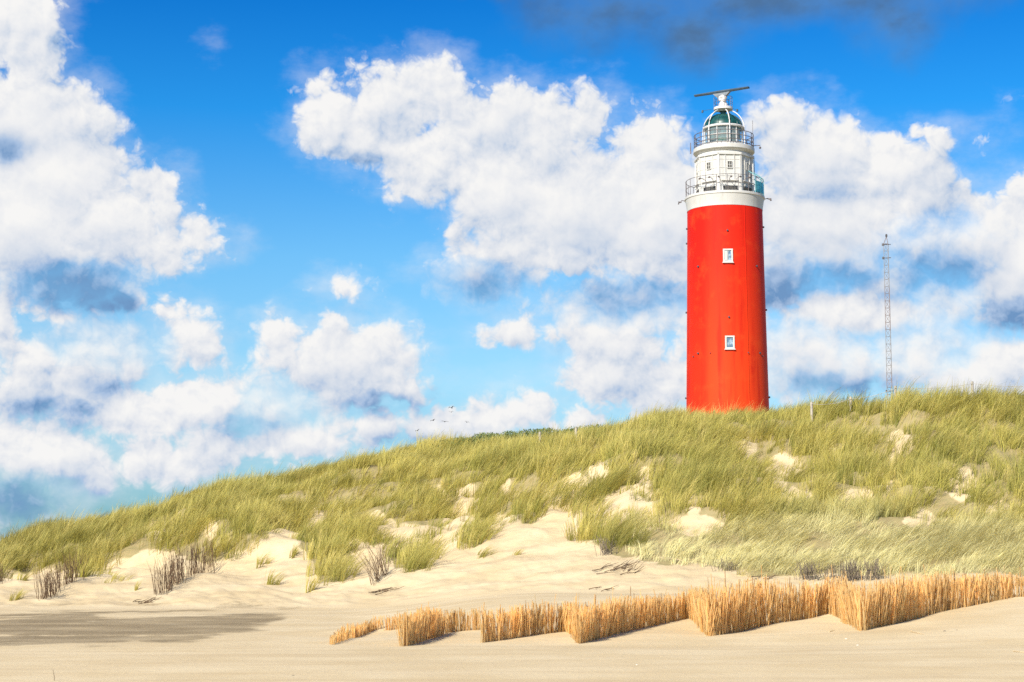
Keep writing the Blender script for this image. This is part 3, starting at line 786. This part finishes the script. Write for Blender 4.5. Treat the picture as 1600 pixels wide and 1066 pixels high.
# ------------------------------------------------------------------ lighthouse
def lighthouse():
    azm = math.atan2(LX, LY)
    zb = float(height(LX, LY)) - .3
    root = empty('lighthouse', (LX, LY, zb), -azm)
    tag(root, 'tall red lighthouse with white gallery and green dome on the dune', 'lighthouse')
    def Z(py): return at(1133, py, RL).z - zb
    def S(py):
        z = Z(py) + zb; return (LY * cp + (z - EYE) * sp) / F
    def Rr(py, hw): return hw * S(py)
    # axis column in the photo at each row
    def axis(py): return proj(LX, LY, Z(py) + zb)[0]
    def loc(px, py): return (px - axis(py)) * S(py)
    # paint
    m, nt, b = material('red_paint'); co = objco(nt); x_, y_, z_ = sep(nt, co)
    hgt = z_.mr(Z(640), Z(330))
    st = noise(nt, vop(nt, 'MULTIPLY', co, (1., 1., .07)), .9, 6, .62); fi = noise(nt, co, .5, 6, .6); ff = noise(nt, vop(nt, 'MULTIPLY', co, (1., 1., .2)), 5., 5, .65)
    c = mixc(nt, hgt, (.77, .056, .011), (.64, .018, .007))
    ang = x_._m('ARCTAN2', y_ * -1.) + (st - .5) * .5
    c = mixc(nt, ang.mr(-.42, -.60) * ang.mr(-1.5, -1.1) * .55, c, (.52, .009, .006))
    c = mixc(nt, st.mr(.48, .70) * .75, c, (.50, .012, .006)); c = mixc(nt, fi.mr(.5, .75) * .45, c, (.80, .082, .016)); c = mixc(nt, ff.mr(.6, .8) * .25, c, (.5, .03, .02))
    nt.links.new(c.s, b.inputs['Base Color']); b.inputs['Roughness'].default_value = .6; b.inputs['Specular IOR Level'].default_value = .12
    bump(nt, b, ff, .12, .02); M_RED = m
    m, nt, b = material('white_paint'); co = objco(nt)
    st = noise(nt, vop(nt, 'MULTIPLY', co, (1., 1., .12)), 2.2, 6, .65); f2 = noise(nt, co, 1.2, 5, .6)
    c = mixc(nt, st.mr(.5, .8) * .55, (.60, .59, .56), (.38, .34, .28)); c = mixc(nt, f2.mr(.55, .8) * .3, c, (.47, .445, .395))
    nt.links.new(c.s, b.inputs['Base Color']); b.inputs['Roughness'].default_value = .5; bump(nt, b, f2, .1, .02); M_WHITE = m
    M_GREEN = simple('green_dome_paint', (.006, .075, .072), .38, 0., .3, 1.5)
    M_DARK = simple('dark_grey_metal', (.045, .075, .105), .5, 0., .15)
    M_RAIL = simple('railing_metal', (.20, .17, .17), .6, .2, .25, 4)
    M_PALE = simple('pale_rail_metal', (.72, .70, .68), .5, 0, .1, 4)
    M_LOUVRE = simple('dark_louvre', (.10, .095, .085), .6, 0, .3, 6)
    m, nt, b = material('window_glass'); b.inputs['Base Color'].default_value = (.30, .42, .52, 1); b.inputs['Roughness'].default_value = .12; b.inputs['Specular IOR Level'].default_value = .8
    nt.links.new(mixc(nt, noise(nt, objco(nt), 2.5, 3).mr(.4, .6), (.10, .18, .27), (.34, .46, .56)).s, b.inputs['Base Color']); M_PANE = m
    m, nt, b = material('lantern_glass'); b.inputs['Base Color'].default_value = (.75, .92, .95, 1); b.inputs['Roughness'].default_value = .03
    tr = nt.nodes.new('ShaderNodeBsdfTransparent'); tr.inputs[0].default_value = (.80, .93, .95, 1); mx = nt.nodes.new('ShaderNodeMixShader'); mx.inputs[0].default_value = .22
    nt.links.new(tr.outputs[0], mx.inputs[1]); nt.links.new(b.outputs[0], mx.inputs[2]); nt.links.new(mx.outputs[0], nt.nodes['Material Output'].inputs[0]); M_GLASS = m
    m, nt, b = material('blue_screen_glass'); b.inputs['Base Color'].default_value = (.10, .42, .50, 1); b.inputs['Roughness'].default_value = .1
    tr = nt.nodes.new('ShaderNodeBsdfTransparent'); tr.inputs[0].default_value = (.35, .75, .82, 1); mx = nt.nodes.new('ShaderNodeMixShader'); mx.inputs[0].default_value = .55
    nt.links.new(tr.outputs[0], mx.inputs[1]); nt.links.new(b.outputs[0], mx.inputs[2]); nt.links.new(mx.outputs[0], nt.nodes['Material Output'].inputs[0]); M_BLUE = m

    # tower shaft
    rb, rt = Rr(640, 64.3), Rr(330, 58.4)
    z0, z1 = Z(640), Z(331)
    def rad(z): return rt + (rb - rt) * ((z1 - z) / (z1 - z0)) ** 1.12 if z < z1 else rt
    prof = [(rad(z), z) for z in np.linspace(0, z1, 40)]
    prof[0] = (rad(.0) + .05, 0)
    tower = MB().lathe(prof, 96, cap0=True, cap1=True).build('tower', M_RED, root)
    # white gallery ring, flaring outward
    zg = Z(309.5)
    MB().lathe([(rt + .03, z1 - .02), (rt + .05, z1 + .3), (rt + .1, z1 + .62), (Rr(312, 60.4), z1 + .95), (Rr(312, 61.3), zg - .32), (Rr(312, 62.3), zg - .28), (Rr(312, 62.3), zg - .04), (Rr(312, 61.6), zg), (.2, zg)], 96).build('gallery', M_WHITE, root)
    # windows in the shaft
    for (px0, px1, py0, py1, gl) in ((1129.8, 1144.8, 394.5, 415, 0), (1133, 1147.4, 527.8, 548, 1)):
        pxc, pyc = (px0 + px1) / 2, (py0 + py1) / 2
        x = loc(pxc, pyc); w = (px1 - px0) * S(pyc); h = (py1 - py0) * S(pyc); z = Z(pyc) - .35; r = rad(z)
        a = math.asin(x / r)
        def P(off, dx, dz): return (math.sin(a) * (r + off) + math.cos(a) * dx, -math.cos(a) * (r + off) + math.sin(a) * dx, z + dz)
        mb = MB(); t = .17
        mb.box(P(.0, -(w - t) / 2, 0), (t, .22, h), a); mb.box(P(0, (w - t) / 2, 0), (t, .22, h), a)
        mb.box(P(0, 0, (h - t) / 2), (w - 2 * t, .22, t), a); mb.box(P(0, 0, -(h - t) / 2), (w - 2 * t, .22, t), a)
        win = mb.build('window', M_WHITE, root, 35)
        MB().box(P(-.03, 0, 0), (w - 2 * t + .02, .08, h - 2 * t + .02), a).build('pane', M_PANE, win)
        MB().box(P(.06, 0, -h / 2 - .06), (w + .16, .3, .1), a).build('sill', M_WHITE, win)
        if gl == 0: MB().box(P(.03, 0, 0), (.05, .06, h - 2 * t), a).box(P(.03, -.22, 0), (.3, .05, h - 2 * t - .1), a).build('blind', M_WHITE, win)
    # bolts
    for (px, py) in ((1136.6, 371), (1092.4, 423), (1181, 423), (1139, 504), (1092.4, 557), (1186, 557), (1074.5, 358), (1073.5, 488), (1072.8, 622), (1191.8, 357), (1196.8, 486), (1200.8, 622), (1085, 561), (1111, 558), (1168, 558), (1190, 561), (1073.8, 380)):
        x = loc(px, py); z = Z(py); r = rad(z); a = math.asin(max(-.999, min(.999, x / r)))
        s = .11 if px not in (1085, 1111, 1168, 1190) else .06
        d = Vector((math.sin(a), -math.cos(a), 0)); p = d * r + Vector((0, 0, z))
        MB().tube([p - d * .05, p + d * .13, p + d * .16], [s, s, s * .6], 8).build('wall_bolt', M_DARK, root)
    # lightning cable down the shaft
    a = math.asin(loc(1166, 480) / rad(Z(480)))
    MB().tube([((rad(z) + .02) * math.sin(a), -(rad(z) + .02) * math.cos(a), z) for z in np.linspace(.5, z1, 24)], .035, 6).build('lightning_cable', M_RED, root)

    # lower railing
    rl = Rr(309, 60.2); zt = Z(284.5)
    mb = MB()
    n = 22
    for i in range(n):
        a = 2 * math.pi * (i + .3) / n; mb.tube([(rl * math.sin(a), -rl * math.cos(a), zg), (rl * math.sin(a), -rl * math.cos(a), zt)], .035, 6)
    for k in (1., .5): mb.ring(rl, zg + (zt - zg) * k, .03)
    mb.build('lower_railing', M_RAIL, root)
    # panels of blue glass screening the right of the gallery
    def arc_panel(a0, a1, r, za, zb_): return MB().lathe([(r, za), (r, zb_), (r + .04, zb_), (r + .04, za), (r, za)], 8, a0=a0, a1=a1)
    for (a0, a1) in ((52, 66), (68, 82), (84, 98), (100, 114), (116, 130)):
        arc_panel(R(a0), R(a1), rl + .05, zg + .15, zt - .5).build('screen_panel', M_BLUE, root)
    mb = MB()
    for a0 in (51, 67, 83, 99, 115, 131):
        a = R(a0); q = Vector((math.sin(a), -math.cos(a), 0)); mb.tube([q * (rl + .05) + Vector((0, 0, zg)), q * (rl + .05) + Vector((0, 0, zt + .1)), q * (rl - .9) + Vector((0, 0, zt + .75))], .045, 6)
    mb.build('screen_frame', simple('screen_frame_paint', (.16, .42, .46), .5), root)

    # octagonal watch room
    ph = R(11.7); ap = Rr(270, 45.3) * math.cos(R(22.5)); side = 2 * ap * math.tan(R(22.5)); za, zt2 = zg, Z(247)
    Ro = ap / math.cos(R(22.5))
    oct_ = [(Ro * math.sin(ph + R(22.5 + 45 * i)), -Ro * math.cos(ph + R(22.5 + 45 * i))) for i in range(8)]
    mb = MB(); mb.add([(x, y, za) for x, y in oct_] + [(x, y, zt2) for x, y in oct_], [(i, (i + 1) % 8, 8 + (i + 1) % 8, 8 + i) for i in range(8)] + [tuple(range(7, -1, -1)), tuple(range(8, 16))])
    room = mb.build('watch_room', M_WHITE, root, 20)
    def onface(k, u, z, off): 
        a = ph + R(45 * k); return (math.sin(a) * (ap + off) + math.cos(a) * u, -math.cos(a) * (ap + off) + math.sin(a) * u, z), a
    bat = MB()
    H = zt2 - za
    for k in range(8):
        a = ph + R(22.5 + 45 * k); bat.box((Ro * math.sin(a) * .995, -Ro * math.cos(a) * .995, za + H / 2), (.24, .16, H), a)
        for u in (-.2, .2):
            c_, aa = onface(k, side * u, za + H * .59, .04); bat.box(c_, (.08, .12, H * .82 - .1), aa)
        for zz in (.18, .42, .62, .83):
            c_, aa = onface(k, 0, za + H * zz, .012); bat.box(c_, (side - .25, .05, .07), aa)
        c_, aa = onface(k, 0, za + H * .97, .06); bat.box(c_, (side + .05, .2, H * .055), aa)
        c_, aa = onface(k, 0, za + H * .30, .1); bat.box(c_, (side * .75, .3, .08), aa)
    bat.build('batten', M_PALE if False else M_WHITE, room, 20)
    for k in range(8):
        c_, aa = onface(k, 0, za + H * .69, .05); w_, h_ = .48, .74
        mb = MB(); q, _a = onface(k, -w_ / 2 - .03, za + H * .69, .05); mb.box(q, (.07, .16, h_ + .14), aa); q, _a = onface(k, w_ / 2 + .03, za + H * .69, .05); mb.box(q, (.07, .16, h_ + .14), aa)
        q, _a = onface(k, 0, za + H * .69 + h_ / 2 + .035, .05); mb.box(q, (w_ - .01, .15, .07), aa); q, _a = onface(k, 0, za + H * .69 - h_ / 2 - .035, .05); mb.box(q, (w_ - .01, .15, .07), aa)
        q, _a = onface(k, 0, za + H * .69, .05); mb.box(q, (.045, .13, h_), aa); mb.box(q, (w_, .12, .04), aa)
        f = mb.build('room_window', M_WHITE, room, 20)
        q, _a = onface(k, 0, za + H * .69, .03); MB().box(q, (w_, .08, h_), aa).build('pane', M_LOUVRE, f)
        # louvred openings at gallery level
        q, aa = onface(k, side * .02, za + H * .105, .02); mb = MB(); mb.box(q, (side * .64, .1, H * .13), aa)
        for j in range(6):
            q, aa = onface(k, side * .02 - side * .32 + side * .64 * (j + .5) / 6, za + H * .105, .08); mb.box(q, (.06, .05, H * .13), aa)
        mb.build('louvre', M_LOUVRE, room, 20)
    # small lamps on stalks around the gallery
    for a0 in (-38, -22, -8, 10, 24, 40):
        a = R(a0); q = Vector((math.sin(a), -math.cos(a), 0)); base = q * (ap + .35) + Vector((0, 0, zt - .35))
        MB().tube([q * (ap + .02) + Vector((0, 0, zt - .6)), base, base + q * 1.0 + Vector((0, 0, .18))], .035, 6).tube([base + q * .95 + Vector((0, 0, .1)), base + q * 1.15 + Vector((0, 0, .02))], [.09, .12], 8).build('stalk_lamp', M_RAIL, root)
    for sgn, px, py in ((-1, 1064, 315), (1, 1200, 313)):
        x = loc(px, py); z = Z(py); r0 = Rr(312, 62)
        MB().tube([(sgn * r0 * .99, 0, zg - .25), (sgn * (r0 + .35), 0, zg - .18), (x, 0, z + .05)], .05, 6).tube([(x - sgn * .1, 0, z + .06), (x + sgn * .25, 0, z + .02), (x + sgn * .27, 0, z - .2)], [.07, .13, .1], 8).build('floodlight', M_RAIL, root)
    # upper deck
    zd = Z(233.5); rd = Rr(236, 47.6)
    MB().lathe([(ap * .97, Z(248)), (ap + .12, Z(247) + .02), (rd - .45, Z(244)), (rd - .1, Z(241.5)), (rd, Z(240)), (rd, zd - .06), (rd - .08, zd), (.2, zd)], 80).build('upper_deck', M_WHITE, root)
    ru = rd - .12; zu = Z(213)
    mb = MB(); n = 18
    for i in range(n):
        a = 2 * math.pi * (i + .4) / n; mb.tube([(ru * math.sin(a), -ru * math.cos(a), zd), (ru * math.sin(a), -ru * math.cos(a), zu)], .045, 6)
    for k in (1., .66, .33, .1): mb.ring(ru, zd + (zu - zd) * k, .04)
    mb.build('upper_railing', M_RAIL, root)
    # lantern
    rlan = Rr(215, 30.2); zl = Z(203)
    MB().lathe([(rlan + .1, zd), (rlan + .1, zd + .42), (rlan, zd + .5), (.2, zd + .5)], 48).build('lantern_base', M_WHITE, root)
    gl = MB().lathe([(rlan - .05, zd + .5), (rlan - .05, zl)], 48).build('lantern_glass', M_GLASS, root)
    mb = MB()
    for i in range(12):
        a = 2 * math.pi * (i + .35) / 12; mb.tube([(rlan * math.sin(a), -rlan * math.cos(a), zd + .5), (rlan * math.sin(a), -rlan * math.cos(a), zl)], .055, 6)
    mb.ring(rlan, zd + .5 + (zl - zd - .5) * .5, .035, 48)
    mb.build('glazing_bars', M_PALE, gl)
    MB().lathe([(.02, zd + .6), (.5, zd + .62), (.5, zd + .9), (.85, zd + 1.0), (1.0, zd + 1.35), (.85, zd + 1.75), (.5, zd + 1.9), (.02, zd + 1.95)], 24).build('lens', simple('lens_glass', (.10, .28, .16), .15, .1), root)
    # curtains hung inside the lantern to guard the lens from the sun
    for (a0, a1) in ((-75, -35), (-8, 26), (40, 75), (130, 165), (200, 235)):
        MB().lathe([(rlan - .3, zl - 1.35), (rlan - .3, zl), (rlan - .26, zl), (rlan - .26, zl - 1.35), (rlan - .3, zl - 1.35)], 8, a0=R(a0), a1=R(a1)).build('lantern_blind', M_GREEN, root)
    MB().lathe([(rlan - .1, zl - .02), (rlan + .16, zl), (rlan + .2, zl + .14), (rlan + .1, zl + .24), (rlan - .2, zl + .24)], 48).build('dome_ring', M_PALE, root)
    zdm = Z(179); hd = zdm - zl - .2
    dome = MB().lathe([((rlan - .03) * math.cos(t) ** .92, zl + .2 + hd * math.sin(t) ** 1.05) for t in np.linspace(0, math.pi / 2 - .12, 14)] + [(.34, zdm), (.34, zdm + .35), (.02, zdm + .36)], 48).build('dome', M_GREEN, root)
    mb = MB()
    for i in range(12):
        a = 2 * math.pi * (i + .5) / 12
        mb.tube([((rlan - .0) * math.cos(t) ** .92 * math.sin(a), -(rlan - .0) * math.cos(t) ** .92 * math.cos(a), zl + .22 + hd * math.sin(t) ** 1.05) for t in np.linspace(0.02, math.pi / 2 - .2, 10)], .03, 5)
    mb.build('dome_seam', M_GREEN, dome)
    # arched cage over the dome
    rcg = Rr(205, 33); ztop = Z(171.5)
    for i in range(6):
        a = R(17 + 60 * i); q = Vector((math.sin(a), -math.cos(a), 0)); pts = [q * rcg + Vector((0, 0, zd))]
        for t in np.linspace(0, R(80), 12): pts.append(q * (rcg * math.cos(t)) + Vector((0, 0, zl - .1 + (ztop - zl + .1) * math.sin(t))))
        MB().tube(pts, .065, 8).build('cage_rib', M_PALE, root)
    # radar stage
    zp = Z(168.5); rp = Rr(168, 14.8)
    MB().lathe([(.5, ztop - .25), (rp * .75, ztop - .02), (rp, zp - .28), (rp, zp), (.2, zp)], 32).build('radar_platform', M_PALE, root)
    mb = MB(); zr = Z(152.5)
    for i in range(8):
        a = 2 * math.pi * (i + .2) / 8; mb.tube([(rp * .97 * math.sin(a), -rp * .97 * math.cos(a), zp), (rp * .97 * math.sin(a), -rp * .97 * math.cos(a), zr)], .028, 5)
    for k in (1., .5): mb.ring(rp * .97, zp + (zr - zp) * k, .024, 32, 5)
    mb.build('platform_railing', M_RAIL, root)
    zm = Z(147)
    MB().lathe([(.55, zp), (.5, zp + .5), (.36, zp + .7), (.34, zp + 1.05), (.5, zp + 1.15), (.42, zm - .25), (.22, zm - .1), (.2, zm)], 20, cap1=True).box((-.35, -.1, zp + 1.0), (.3, .35, .4)).box((.1, -.5, zp + .9), (.3, .2, .5)).build('radar_pedestal', M_PALE, root)
    # radar bar turned 26 degrees, right end towards the viewer
    tur = R(-26); Lb = 84 * S(147) / math.cos(R(26)); cz = Z(145)
    bar = empty('radar_antenna', (loc(1127.6, 145), 0, cz)); bar.parent = root; bar.rotation_euler = (0, 0, tur)
    mb = MB()
    sec = []
    N = 12
    vs, fs = [], []
    for i in range(N + 1):
        t = -1 + 2 * i / N; hh = .105 + .05 * (1 - abs(t)); x = t * Lb / 2
        for (yy, zz) in ((-.2, -hh), (.16, -hh * .8), (.24, 0), (.16, hh * .8), (-.2, hh), (-.26, 0)): vs.append((x, yy, zz + .12))
    for i in range(N):
        for j in range(6): fs.append((i * 6 + j, i * 6 + (j + 1) % 6, (i + 1) * 6 + (j + 1) % 6, (i + 1) * 6 + j))
    fs += [tuple(range(6)), tuple(range(N * 6 + 5, N * 6 - 1, -1))]
    mb.add(vs, fs)
    mb.build('reflector', M_DARK, bar, 40)
    MB().add([(-1.1, -.18, -.02), (1.1, -.18, -.02), (.3, -.18, -.75), (-.3, -.18, -.75), (-1.1, .18, -.02), (1.1, .18, -.02), (.3, .18, -.75), (-.3, .18, -.75)], [(0, 1, 2, 3), (4, 7, 6, 5), (0, 4, 5, 1), (1, 5, 6, 2), (2, 6, 7, 3), (3, 7, 4, 0)]).build('bracket', simple('radar_grey', (.22, .25, .28), .5), bar)
    # aerials and pipes
    def aerial(name, px, y0, y1, r=.035, dy=0.): x = loc(px, (y0 + y1) / 2); MB().tube([(x, dy, Z(y0)), (x, dy, Z(y1))], [r, r * .6], 6).build(name, M_RAIL, root)
    aerial('whip_aerial', 1175.8, 235, 191, .04, -.4); aerial('whip_aerial', 1079.3, 239, 222, .08); aerial('whip_aerial', 1173, 304, 246, .05, -1.); aerial('whip_aerial', 1178, 275, 246, .05, -.2)
    x0, x1 = loc(1177, 230), loc(1187, 230)
    MB().tube([(x0 - .3, -.2, Z(229.5)), (x1, -.2, Z(229.5)), (x1, -.2, Z(233))], .045, 6).tube([(x1, -.2, Z(232)), (x1, -.2, Z(234.5))], .12, 8).build('deck_lamp', M_RAIL, root)
    for px in (1097.8, 1151.8):
        x = loc(px, 173); xi = loc(1118 if px < 1130 else 1141, 170)
        MB().tube([(xi, 0, Z(169)), (x, 0, Z(172.5))], .02, 5).tube([(x, 0, Z(171.5)), (x, 0, Z(175))], [.1, .13], 8).build('mast_lamp', M_DARK, root)
lighthouse()

# ------------------------------------------------------------------ lattice mast
def mast():
    r = 240.
    base = at(1392, 640, r); top = at(1386.5, 381, r); tip = at(1386.2, 367, r)
    az = math.atan2(base.x, base.y); s = r / F
    zg = float(height(base.x, base.y)); root = empty('lattice_mast', (base.x, base.y, zg), -az)
    tag(root, 'slender lattice radio mast of pale grey steel behind the dune', 'mast')
    m, nt, b = material('mast_paint'); z_ = sep(nt, objco(nt))[2]
    band = (z_ * .55)._m('SINE').mr(-.15, .15)
    nt.links.new(mixc(nt, band, (.27, .26, .26), (.24, .19, .18)).s, b.inputs['Base Color']); b.inputs['Roughness'].default_value = .6
    H = top.z - zg; W0, W1 = 5.6 * s, 4.4 * s
    def leg(i, z): w = W0 + (W1 - W0) * z / H; a = R(28 + 120 * i); return Vector((w * math.sin(a), -w * math.cos(a), z))
    for i in range(3): MB().tube([leg(i, 0), leg(i, H)], .042, 6).build('leg', m, root)
    mb = MB(); n = int(H / .95)
    for k in range(n):
        z0, z1 = H * k / n, H * (k + 1) / n
        for i in range(3):
            j = (i + 1) % 3
            mb.tube([leg(i, z0), leg(j, z1)] if k % 2 else [leg(j, z0), leg(i, z1)], .022, 4); mb.tube([leg(i, z1), leg(j, z1)], .02, 4)
    mb.build('lattice', m, root)
    tz = tip.z - zg; mb = MB()
    for i in range(3): mb.tube([leg(i, H), (0, 0, tz - .25)], .045, 5)
    mb.build('top_cone', m, root)
    M_D = simple('mast_fitting', (.10, .09, .09), .6)
    MB().lathe([(.08, tz - .35), (.14, tz - .2), (.14, tz), (.05, tz + .1)], 10, cap0=True, cap1=True).build('beacon', M_D, root)
    for zz, sg in ((H - .1, 1), (H * .43, 1), (H - 1.9, -1)):
        w = W0; MB().tube([(-w * 1.15, 0, zz), (w * 1.15, 0, zz)], .05, 5).box((-w * 1.05, 0, zz), (.22, .22, .3)).build('bracket', M_D, root)
mast()

# ------------------------------------------------------------------ gulls
def gull(px, py, r, span_px, head, bank, flap, label):
    p = at(px, py, r); s = 1.3 * span_px * r / F
    mb = MB()
    L = s * .42
    body = [(.0, -.5), (.05, -.46), (.085, -.36), (.10, -.26), (.15, -.1), (.16, .05), (.12, .22), (.06, .38), (.10, .5), (.02, .52)]
    n = 10; vs = []; fs = []
    for (rr, yy) in body:
        for j in range(n): q = 2 * math.pi * j / n; vs.append((rr * L * math.cos(q), -yy * L, rr * L * .85 * math.sin(q)))
    for i in range(len(body) - 1):
        for j in range(n): fs.append((i * n + j, i * n + (j + 1) % n, (i + 1) * n + (j + 1) % n, (i + 1) * n + j))
    mb.add(vs, fs)
    for sg in (-1, 1):
        st = [(.02, 0., .0, .2), (.2, .05, flap * .16, .2), (.34, .03, flap * .17, .16), (.5, -.06, flap * .04, .03)]
        vs = []; fs = []
        for (xx, yy, zz, ch) in st:
            for (a, t) in ((.45, 0), (.1, .012), (-.55, 0), (.1, -.010)): vs.append((sg * xx * s, yy * s + a * ch * s, zz * s + t * s))
        for i in range(3):
            for j in range(4): fs.append((i * 4 + j, i * 4 + (j + 1) % 4, (i + 1) * 4 + (j + 1) % 4, (i + 1) * 4 + j))
        fs += [(0, 1, 2, 3), (12, 15, 14, 13)]
        mb.add(vs, fs)
    o = mb.build('seagull', M_GULL, None, 50); o.location = p; o.rotation_euler = (R(8), R(bank), R(head))
    tag(o, label, 'bird', 'gulls flying over the dune crest')
M_GULL = simple('gull_feathers', (.05, .05, .055), .7, var=.3, scale=6)
gull(705.5, 637.5, 230, 9, 150, 8, 1.0, 'dark gull with arched wings, highest of the flock')
gull(705, 644, 240, 6, 170, 0, .9, 'small dark gull just under the highest one')
gull(676.5, 657, 235, 8, 150, 14, .5, 'dark gull gliding at the left end of the level line of three')
gull(695, 659, 230, 9, 185, -4, .35, 'dark gull with flat wings in the middle of the level three')
gull(729.5, 660, 245, 6.5, 195, -14, .8, 'small dark gull at the right end of the level three')
gull(652.5, 673, 235, 7, 160, 22, .9, 'dark banking gull lowest and nearest the grass')
